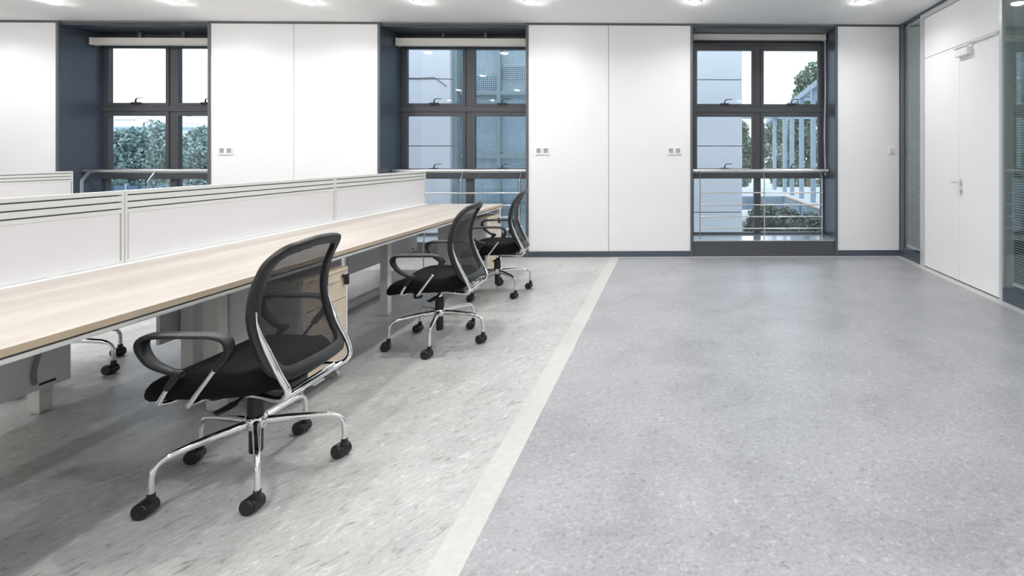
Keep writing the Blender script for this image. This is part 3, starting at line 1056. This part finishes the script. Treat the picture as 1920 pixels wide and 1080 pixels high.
def make_chair():
    r = empty('office_chair')
    # ---- seat cushion
    m = MB()
    a, b, cu = 0.265, 0.245, 0.015
    rings = [(0.45, 0.0), (0.86, 0.0), (0.95, 0.12), (0.992, 0.34), (1.0, 0.52), (0.985, 0.74), (0.94, 0.90), (0.86, 0.97), (0.6, 0.99), (0.3, 0.97)]
    n = 48
    for (rr, zf) in rings:
        for k in range(n):
            th = 2 * PI * k / n
            c, s = math.cos(th), math.sin(th)
            ex = 0.56
            u = cu + a * rr * math.copysign(abs(c) ** ex, c)
            v = b * rr * math.copysign(abs(s) ** ex, s) * (1.0 - 0.10 * max(0, -(u - cu) / a))
            zt = 0.487 - seat_drop(u) + 0.012 * (abs(v) / b) ** 2 + (0.012 if u < -0.15 else 0)
            zbm = 0.394 - seat_drop(u) * 0.6
            m.v.append((u, v, zbm + (zt - zbm) * zf))
    for i in range(len(rings) - 1):
        for k in range(n):
            k2 = (k + 1) % n
            m.face((i * n + k, i * n + k2, (i + 1) * n + k2, (i + 1) * n + k))
    m.face(list(range(n))[::-1])
    m.face([(len(rings) - 1) * n + k for k in range(n)])
    m.build('seat', M_FABRIC, r, smooth=True)
    # ---- backrest
    loop = back_outline(0.188, 0.205, 0.198, 0.466, 0.940, 0.075, 0.06)
    pts = [(back_u(z, v), v, z) for v, z in loop]

    def fsec(i):
        z = pts[i][2]
        return (0.014, 0.0235 if z > 0.55 else 0.027, 0.7)
    L = len(pts)

    def nrm(i):
        u, v, z = pts[i]
        e = 0.01
        dz = (back_u(z + e, v) - back_u(z - e, v)) / (2 * e)
        return (1, -1.5 * v, -dz)
    m = MB().sweep(pts, fsec, lateral=nrm, closed=True, seg=12)
    m.build('backrest_frame', M_BLACK, r, smooth=True)
    # net: rings shrinking to the centre
    m = MB()
    NR, cz = 9, 0.70
    for q in range(NR):
        t = 1 - q / (NR - 0.0)
        for v, z in loop:
            vv, zz = v * t, cz + (z - cz) * t
            m.v.append((back_u(zz, vv) + 0.004, vv, zz))
    for q in range(NR - 1):
        for k in range(L):
            k2 = (k + 1) % L
            m.face((q * L + k, q * L + k2, (q + 1) * L + k2, (q + 1) * L + k))
    m.v.append((back_u(cz, 0) + 0.004, 0, cz))
    for k in range(L):
        m.face(((NR - 1) * L + k, (NR - 1) * L + (k + 1) % L, len(m.v) - 1))
    net = m.build('backrest_net', M_NET, r, smooth=True)
    me = net.data
    uvl = me.uv_layers.new(name='UVMap')
    for li, lp in enumerate(me.loops):
        co = me.vertices[lp.vertex_index].co
        uvl.data[li].uv = (co.y * 2.5, co.z * 2.0)
    # ---- chrome carrier: two uprights and the bars under the seat
    for s in (-1, 1):
        ctrl = [(0.02, s * 0.13, 0.388), (-0.14, s * 0.155, 0.384), (-0.235, s * 0.178, 0.376), (-0.274, s * 0.187, 0.388), (-0.286, s * 0.194, 0.42)]
        for z in (0.47, 0.52, 0.57, 0.62, 0.67, 0.715):
            v = s * (0.203 if z < .6 else 0.207)
            ctrl.append((back_u(z, v) - 0.021 + (0.005 if z > .65 else 0), v, z))
        pp = cr(ctrl, 6)
        NN = len(pp)
        MB().sweep(pp, lambda i: (0.0125 if i < NN - 18 else 0.0125 * max(0.25, (NN - 1 - i) / 18), 0.0105 if i < NN - 18 else 0.0105 * max(0.3, (NN - 1 - i) / 18), 1.0), seg=12).build('back_upright', M_CHROME, r, smooth=True)
    m = MB()
    m.tube([(-0.262, -0.18, 0.378), (-0.262, 0.18, 0.378)], 0.0095, 10)
    m.tube([(-0.232, -0.17, 0.375), (-0.232, 0.17, 0.375)], 0.0085, 10)
    m.build('back_crossbar', M_CHROME, r, smooth=True)
    MB().box(-0.28, -0.222, -0.03, 0.03, 0.364, 0.372).build('crossbar_clip', M_ALU, r, bevel=0.002)
    # ---- armrests
    for s in (-1, 1):
        v = s * 0.262
        vt = s * 0.275
        ctrl = [(0.040, v, 0.508), (0.082, v, 0.520), (0.130, vt, 0.552), (0.163, vt, 0.594), (0.168, vt, 0.630), (0.142, vt, 0.650), (0.08, vt, 0.655), (0.0, vt, 0.654), (-0.08, vt, 0.652), (-0.125, vt, 0.638), (-0.138, vt, 0.610), (-0.12, v, 0.575), (-0.09, v, 0.540)]
        pp = cr(ctrl, 6)
        NN = len(pp)

        def asec(i):
            t = i / (NN - 1)
            w = 0.014 + 0.013 * math.sin(PI * min(1, max(0, (t - 0.05) / 0.9))) ** 0.7
            th = 0.0095 + 0.004 * (1 if t > 0.85 or t < 0.06 else 0) + 0.004 * math.exp(-((t - 0.3) / 0.12) ** 2)
            return (w, th, 0.7)
        arm = MB().sweep(pp, asec, lateral=(0, 1, 0), seg=12).build('armrest', M_BLACK, r, smooth=True)
        bt = MB().tube([(0.038, v, 0.512), (0.062, v, 0.500), (0.095, v, 0.455)], lambda i: (0.012, 0.015, 0.011)[i], 10)
        bt.build('boot', M_BLACK, arm, smooth=True)
        bt = MB().tube([(-0.10, v, 0.552), (-0.08, v, 0.528)], 0.0125, 10)
        bt.build('boot', M_BLACK, arm, smooth=True)
        for ctrl in ([(0.088, v, 0.465), (0.120, v, 0.410), (0.125, v - s * 0.008, 0.398), (0.125, v - s * 0.05, 0.388), (0.12, v - s * 0.12, 0.388)],
                     [(-0.075, v, 0.522), (0.012, v, 0.405), (0.02, v - s * 0.008, 0.394), (0.02, v - s * 0.05, 0.392), (0.02, v - s * 0.12, 0.392)]):
            MB().tube(cr(ctrl, 4), 0.0085, 10).build('armrest_rod', M_CHROME, arm, smooth=True)
    # ---- mechanism under the seat
    m = MB()
    m.box(-0.14, 0.13, -0.075, 0.075, 0.372, 0.412)
    m.box(-0.20, -0.10, -0.05, 0.05, 0.352, 0.39)
    m.build('tilt_mechanism', M_BLACKM, r, bevel=0.006)
    MB().lathe([(0.028, 0.0), (0.03, 0.008), (0.03, 0.05), (0.024, 0.058), (0.02, 0.075)], (0.115, 0.02, 0.315), 20).build('tension_knob', M_BLACK, r, smooth=True)
    pl = cr([(-0.05, 0.04, 0.372), (-0.06, 0.10, 0.36), (-0.05, 0.16, 0.346), (-0.03, 0.205, 0.337)], 5)
    NN = len(pl)
    MB().sweep(pl, lambda i: (0.008 + (0.012 if i > NN - 8 else 0), 0.006, 0.8), lateral=(1, 0, 0), seg=10).build('height_lever', M_BLACK, r, smooth=True)
    for ch in children_of(r):
        ch.location.x += 0.022
    # ---- column
    MB().lathe([(0.0135, 0.30), (0.0135, 0.375)], seg=16).build('gas_piston', M_CHROME, r, smooth=True)
    MB().lathe([(0.030, 0.232), (0.030, 0.300), (0.026, 0.312), (0.018, 0.314)], seg=20).build('column_cover', M_BLACK, r, smooth=True)
    MB().lathe([(0.022, 0.085), (0.024, 0.09), (0.024, 0.19)], seg=18).build('column_tube', M_BLACK, r, smooth=True)
    # ---- five star base; its turn is set by the base_turn of each chair
    MB().lathe([(0.026, 0.182), (0.036, 0.186), (0.042, 0.20), (0.042, 0.222), (0.036, 0.236), (0.030, 0.240)], seg=24).build('base_hub', M_CHROME, r, smooth=True)
    return r


def add_base(r, turn, cast):
    for k in range(5):
        ang = turn + k * 2 * PI / 5
        o = LEG.copy()
        COL.objects.link(o)
        o.parent = r
        o.rotation_euler = (0, 0, ang)
        c = CAST.copy()
        COL.objects.link(c)
        c.parent = r
        R_ = 0.312
        c.location = (R_ * math.cos(ang), R_ * math.sin(ang), 0)
        c.rotation_euler = (0, 0, cast[k] - r.rotation_euler.z)
        for w in children_of(CAST):
            w2 = w.copy()
            COL.objects.link(w2)
            w2.parent = c


def make_leg():
    ctrl = [(0.03, 0, 0.208), (0.12, 0, 0.205), (0.21, 0, 0.198), (0.265, 0, 0.19), (0.298, 0, 0.170), (0.311, 0, 0.135), (0.312, 0, 0.075)]
    pp = cr(ctrl, 6)
    N = len(pp)
    return MB().sweep(pp, lambda i: (0.016 - 0.006 * min(1, i / (N * 0.6)), 0.019 - 0.0085 * min(1, i / (N * 0.6)), 1.0), seg=12, lateral=(0, 1, 0)).build('base_leg', M_CHROME, None, smooth=True)


def make_caster():
    """twin wheel caster: hood around two wheels, trailing its stem"""
    m = MB()
    # hood: half drum above the wheels
    rO, hw = 0.030, 0.024
    n = 16
    off = 0.018
    prof = []
    for k in range(n + 1):
        th = math.radians(-25 + 230 * k / n)
        prof.append((off + rO * math.cos(th), 0.028 + rO * math.sin(th)))
    for y in (-hw, hw):
        for (x, z) in prof:
            m.v.append((x, y, z))
    K = n + 1
    for k in range(n):
        m.face((k, k + 1, K + k + 1, K + k))
    m.face(range(K))
    m.face([K + k for k in range(K)][::-1])
    m.lathe([(0.013, 0.05), (0.013, 0.078), (0.0105, 0.080)], (0, 0, 0), 14)
    hood = m.build('caster', M_BLACK, None, smooth=True)
    for s in (-1, 1):
        w = MB().lathe([(0.020, s * 0.002), (0.0265, s * 0.004), (0.028, s * 0.008), (0.028, s * 0.026), (0.0255, s * 0.030), (0.012, s * 0.0315)], (off, 0, 0.028), 22, 'Y')
        w.build('caster_wheel', M_BLACK, hood, smooth=True)
    return hood


LEG, CAST = make_leg(), make_caster()
chair0 = make_chair()
CH = [
    # x, y, facing, base turn (world), label
    (-1.70, 2.222, PI, math.radians(20), 'black net back office chair nearest the viewer, chrome base and loop armrests'),
    (-1.608, 3.745, PI + 0.05, math.radians(-6), 'black net back office chair in the middle of the row, between two others'),
    (-1.635, 5.06, PI + 0.14, math.radians(30), 'black net back office chair at the window end of the desk'),
    (-3.625, 3.215, 0.0, math.radians(5), 'office chair on the far side whose chrome base shows below the desk'),
]
CAST_TURN = [[2.85, 3.0, 3.4, 3.25, 3.05], [2.7, 3.3, 3.0, 3.5, 2.9], [2.9, 2.6, 3.3, 3.1, 2.8], [3.2, 2.95, 3.4, 3.0, 3.2]]
chairs = [chair0] + [copy_tree(chair0) for _ in CH[1:]]
for o, (x, y, f, bt, lab), ct in zip(chairs, CH, CAST_TURN):
    o.location = (x, y, 0)
    o.rotation_euler = (0, 0, f)
    tag(o, lab, 'chair', 'black office chairs')
    add_base(o, bt - f, ct)
for o in children_of(CAST) + [LEG, CAST]:
    bpy.data.objects.remove(o)

# ------------------------------------------------------------------ outside
GZ = -1.3
gr = box('ground_outside', M_GROUND, -90, 60, 7.6, 120, GZ - 0.3, GZ)
tag(gr, 'dull green ground outside the windows', kind='structure')

# neighbouring building: panelled blocks with a perforated screen between them
FB = 9.8
bd = empty('neighbour_building', (-2.0, FB, GZ))
tag(bd, 'pale panelled building with perforated teal screen outside the windows', 'building')


def BO(name, m, x0, x1, y0, y1, z0, z1, p=bd, bevel=0.0):
    return MB().box(x0 + 2.0, x1 + 2.0, y0 - FB, y1 - FB, z0 - GZ, z1 - GZ).build(name, m, p, bevel=bevel)


TOP = 7.2
for (x0, x1) in ((-6.4, -4.02), (-0.6, 1.31)):
    BO('block', M_BJOINT, x0 + 0.02, x1 - 0.02, FB + 0.03, FB + 3.2, GZ, TOP - 0.02)
    z = 0.25 - 1.22 * 2
    while z < TOP:
        z0, z1 = max(z, GZ), min(z + 1.205, TOP)
        BO('facade_panel', M_BPANEL, x0, x1, FB, FB + 0.05, z0, z1, bevel=0.006)
        for xx0, xx1 in ((x0, x0 + 0.05), (x1 - 0.05, x1)):
            BO('facade_panel', M_BPANEL, xx0, xx1, FB + 0.052, FB + 3.2, z0, z1)
        z += 1.22
BO('corner_post', M_TEAL, -4.02, -3.94, FB + 0.1, FB + 0.3, GZ, TOP)
# glazing behind the screen, in bays with differing blues
SC = FB + 0.25
tints = [(0.68, 0.84, 0.92), (0.54, 0.76, 0.88), (0.80, 0.90, 0.93), (0.48, 0.66, 0.78), (0.58, 0.86, 0.96), (0.70, 0.84, 0.88)]
xs = [-4.0, -3.24, -2.45, -1.66, -0.60]
zs = [GZ, -0.62, 0.28, 1.22, 1.72, 2.40, 3.35, 4.6, 6.0, TOP]
ti = 0
for a, b in zip(xs, xs[1:]):
    for c, d in zip(zs, zs[1:]):
        t = tints[(ti * 5 + ti // 3) % 6]
        ti += 1
        BO('pane', mat('backing_glass_%d' % tints.index(t), t, 0.25), a, b, SC + 0.18, SC + 0.22, c, d)
for x in xs[1:-1]:
    BO('mullion', M_TEAL, x + 0.0, x + 0.065, SC - 0.06, SC + 0.02, GZ, TOP)
for k, z in enumerate((-0.6, 0.3, 1.24, 2.42, 3.4, 4.6, 6.0)):
    BO('transom', M_TEAL, -3.92, -0.60, SC - 0.05, SC + 0.015, z, z + 0.075)
m = MB()
p = 0.038
x = -3.92
while x < -0.62:
    m.box(x + 2.0, x + 0.013 + 2.0, SC + 0.03 - FB, SC + 0.036 - FB, 0, TOP - GZ)
    x += p
z = GZ
while z < TOP:
    m.box(-3.92 + 2.0, -0.61 + 2.0, SC + 0.028 - FB, SC + 0.034 - FB, z - GZ, z + 0.013 - GZ)
    z += p
tag(m.build('perforated_screen', M_LATT, bd, fix=False), kind='stuff')
# darker solid cassettes behind some of the screen
for (a, b, c, d) in ((-3.2, -2.75, 2.72, 2.98), (-2.9, -2.5, 0.45, 1.05), (-2.72, -2.46, 2.55, 2.9), (-3.9, -3.3, 2.5, 2.8)):
    BO('backing_plate', mat('backing_dark', (0.13, 0.18, 0.24), 0.4), a, b, SC + 0.10, SC + 0.14, c, d)
cb = MB().tube(cr([(-4.95 + 2, -0.02, 2.70 - GZ), (-4.6 + 2, -0.025, 2.69 - GZ), (-4.33 + 2, -0.025, 2.705 - GZ), (-4.27 + 2, -0.025, 2.69 - GZ), (-4.07 + 2, -0.025, 2.545 - GZ)], 6), 0.007, 6)
cb.build('cable', M_BLACKM, bd)

# blue steel walkway
wk = empty('steel_walkway', (3.9, 17, 0))
tag(wk, 'blue painted steel walkway with a row of posts outside the window near the door', 'walkway')


def WK(name, m, x0, x1, y0, y1, z0, z1):
    return MB().box(x0 - 3.9, x1 - 3.9, y0 - 17, y1 - 17, z0, z1).build(name, m, wk)


WK('deck', M_CONC, 1.0, 7.0, 16.8, 21.5, -0.08, 0.0)
WK('deck', M_CONC, 3.6, 7.0, 9.0, 16.8, -0.08, 0.0)
WK('edge_beam', M_BLUEST, 1.0, 3.55, 16.72, 16.8, -0.42, -0.01)
WK('edge_beam', M_BLUEST, 3.55, 3.63, 9.0, 16.8, -0.42, -0.012)
WK('edge_strip', M_RUST, 3.53, 3.62, 9.0, 16.8, -0.012, 0.01)
for y in (10.5, 12.5, 14.5):
    WK('stiffener', M_BLUEST, 3.50, 3.56, y, y + 0.02, -0.40, -0.02)
bo = MB()
for i in range(3):
    for j in range(4):
        bo.box(2.42 + i * 0.14 - 3.9, 2.46 + i * 0.14 - 3.9, 16.69 - 17, 16.72 - 17, -0.34 + j * 0.075, -0.30 + j * 0.075)
tag(bo.build('bolt_plate', M_BLUEST, wk), kind='stuff')
for y in (20.0, 18.2, 17.1, 15.85, 14.55, 12.4):
    WK('post', M_BLUEST, 3.84, 3.96, y - 0.06, y + 0.06, 0.0, 2.72 + (20 - y) * 0.075)
MB().bar((0, 4.5, 2.62), (0, -5.5, 3.39), 0.14, 0.16).build('top_beam', M_BLUEST, wk)
WK('cross_beam', M_BLUEST, 1.6, 6.5, 20.0, 20.1, 2.66, 2.78)
for k in range(5):
    y = 16.5 - k * 0.8
    WK('rafter', M_BLUEST, 3.9, 5.2, y - 0.05, y + 0.05, 2.98 + (16.5 - y) * 0.075, 3.08 + (16.5 - y) * 0.075)
WK('support_column', M_BLUEST, 3.7, 3.9, 16.2, 16.4, GZ, -0.08)
WK('support_column', M_BLUEST, 3.75, 3.95, 10.0, 10.2, GZ, -0.08)
WK('support_column', M_BLUEST, 1.5, 1.7, 17.2, 17.4, GZ, -0.08)
WK('footing', M_CONC, 3.4, 4.3, 12.2, 13.4, GZ, -0.75)


def leaf_cloud(blobs, count, size, rnd):
    m = MB()
    tot = sum(b[3] ** 2 for b in blobs)
    for (cx, cy, cz, rr) in blobs:
        for _ in range(int(count * rr * rr / tot)):
            d = Vector((rnd.gauss(0, 1), rnd.gauss(0, 1), rnd.gauss(0, 1))).normalized()
            k = rr * (0.55 + 0.5 * rnd.random() ** 0.6)
            c = Vector((cx, cy, cz)) + d * k
            t1 = Vector((rnd.gauss(0, 1), rnd.gauss(0, 1), rnd.gauss(0, 1))).normalized()
            t2 = (d + 0.8 * Vector((rnd.gauss(0, 1), rnd.gauss(0, 1), rnd.gauss(0, 1)))).normalized().cross(t1)
            if t2.length < 0.1:
                continue
            t2.normalize()
            s = size * (0.6 + 0.8 * rnd.random())
            b = len(m.v)
            m.v += [tuple(c - t1 * s), tuple(c + t2 * s * 0.45), tuple(c + t1 * s), tuple(c - t2 * s * 0.45)]
            m.face((b, b + 1, b + 2, b + 3))
    return m


def tree(name, x, y, h, r, leaf, count, size, label, cat='tree', trunk=0.12, base=0.35, group=None, seed=1, nb=14, zg=GZ):
    rnd = random.Random(seed)
    root = empty(name, (x, y, zg))
    tag(root, label, cat, group)
    blobs = []
    for _ in range(nb):
        a = rnd.random() * 2 * PI
        q = rnd.random()
        zz = h * (base + (1 - base) * 0.9 * q)
        rad = r * (1 - 0.55 * q) * rnd.random() ** 0.5
        blobs.append((rad * math.cos(a), rad * math.sin(a), zz, r * (0.30 + 0.22 * rnd.random())))
    f = leaf_cloud(blobs, count, size, rnd).build('foliage', leaf, root, fix=False)
    tag(f, kind='stuff')
    tk = MB().tube([(0, 0, 0), (0.03, 0.02, h * 0.35), (0, 0.05, h * 0.7)], lambda i: trunk * (1, 0.75, 0.3)[i], 8)
    for (bx, by, bz, br) in blobs[:7]:
        tk.tube([(0.02, 0.02, h * 0.35), (bx * 0.5, by * 0.5, (bz + h * 0.35) / 2), (bx, by, bz)], lambda i: trunk * (0.5, 0.3, 0.12)[i], 6)
    tk.build('trunk', M_BARK, root, smooth=True)
    return root


# through the window behind the desks
T1 = [(-25.25, 24.0, 3.9, 'bushy bluish green tree at the left edge of the tree window'), (-19.0, 19.0, 3.5, 'rounded bluish green tree in the foreground of the tree window'),
      (-22.5, 24.0, 4.2, 'tallest bluish green tree in the tree window'), (-28.5, 29.0, 4.1, 'hazy bluish green tree behind the others in the tree window'),
      (-25.75, 29.0, 4.2, 'bluish green tree seen in the narrow right pane of the tree window'), (-16.3, 19.0, 3.5, 'bluish green tree behind the white panel right of the tree window')]
for i, (x, y, h, lab) in enumerate(T1):
    tree('leafy_tree', x, y, h, 0.86, M_LEAF1, 9000, 0.075, lab, group='trees outside the tree window', seed=10 + i, base=0.12, nb=40)
# through the window near the door
T2 = [(4.6, 33.5, 5.1, 1.08, 'grey green tree just right of the panelled building'), (5.7, 29.0, 4.9, 1.1, 'grey green tree behind the blue posts'),
      (8.1, 33.5, 5.4, 1.2, 'grey green tree farthest back behind the blue posts'), (6.35, 24.5, 7.3, 1.08, 'tall sparse tree rising above the blue walkway beam')]
for i, (x, y, h, r, lab) in enumerate(T2):
    tree('leafy_tree', x, y, h, r, M_LEAF2, 9000, 0.08, lab, group='trees behind the walkway', seed=30 + i, base=0.15, nb=22)
T3 = [(2.12, 12.4, 'dark leafy shrub beside the corner of the panelled building'), (2.75, 13.6, 'dark leafy shrub below the walkway beam behind the guard rail'), (2.85, 11.2, 'dark leafy shrub next to the concrete footing')]
for i, (x, y, lab) in enumerate(T3):
    tree('leafy_shrub', x, y, 1.25, 0.52, M_LEAF3, 4200, 0.055, lab, 'shrub', 0.03, 0.2, 'shrubs below the walkway', 50 + i, 16)
for i, (x, y, lab) in enumerate(((-14.4, 13.6, 'small green bush low in the tree window'), (-12.85, 13.6, 'small green bush beside the post of the tree window rail'))):
    tree('leafy_shrub', x, y, 1.75, 0.45, M_LEAF1, 2500, 0.06, lab, 'shrub', 0.03, 0.3, 'bushes outside the tree window', 70 + i, 12)

# distant hall with a blue roof edge, utility pole and wires
wh = empty('distant_hall', (-38, 48, GZ))
tag(wh, 'long pale hall with blue roof edge far behind the trees', 'building')
MB().box(-14, 22, 0, 8, 0, 4.9).build('wall', mat('hall_wall', (0.72, 0.76, 0.80), 0.7), wh)
MB().box(-14.3, 22.3, -0.3, 8.3, 4.9, 5.07).build('roof_edge', mat('hall_roof', (0.25, 0.42, 0.60), 0.5), wh)
fn = empty('blue_fence', (-17.6, 17.3, GZ))
tag(fn, 'low blue fence in front of the trees in the tree window', 'fence')
for k in range(20):
    MB().box(k * 0.42 - 3.0, k * 0.42 - 2.66, -0.02, 0.02, 0.1, 1.62).build('panel', mat('fence_blue', (0.05, 0.10, 0.15), 0.5), fn)
for k in range(6):
    MB().box(k * 1.68 - 3.06, k * 1.68 - 3.0, -0.04, 0.04, 0, 1.68).build('post', M_BLUEST, fn)
up = empty('utility_pole', (-32.0, 31.2, GZ))
tag(up, 'slim utility pole with crossarms beyond the trees', 'utility pole')
MB().tube([(0, 0, 0), (0, 0, 5.2)], 0.09, 10).build('pole', mat('pole_grey', (0.45, 0.47, 0.50), 0.7), up)
MB().box(-0.7, 1.3, -0.05, 0.05, 4.55, 4.65).build('crossarm', mat('pole_grey', (0, 0, 0)), up)
MB().box(-0.5, 1.3, -0.05, 0.05, 3.97, 4.05).build('crossarm', mat('pole_grey', (0, 0, 0)), up)
for k, (z0, z1) in enumerate(((5.15, 3.9), (4.72, 3.55), (4.05, 3.4))):
    pts = [(-30.66 + 24.6 * t, 31.2 + 1.0 * t, GZ + z0 + (z1 - z0) * t - 0.5 * math.sin(PI * t)) for t in [i / 12 for i in range(13)]]
    w = MB().tube(pts, 0.018, 5).build('overhead_wire', M_CORD)
    tag(w, ['topmost overhead wire running from the utility pole', 'middle overhead wire running from the utility pole', 'lowest overhead wire running from the utility pole'][k], 'wire', 'overhead wires')
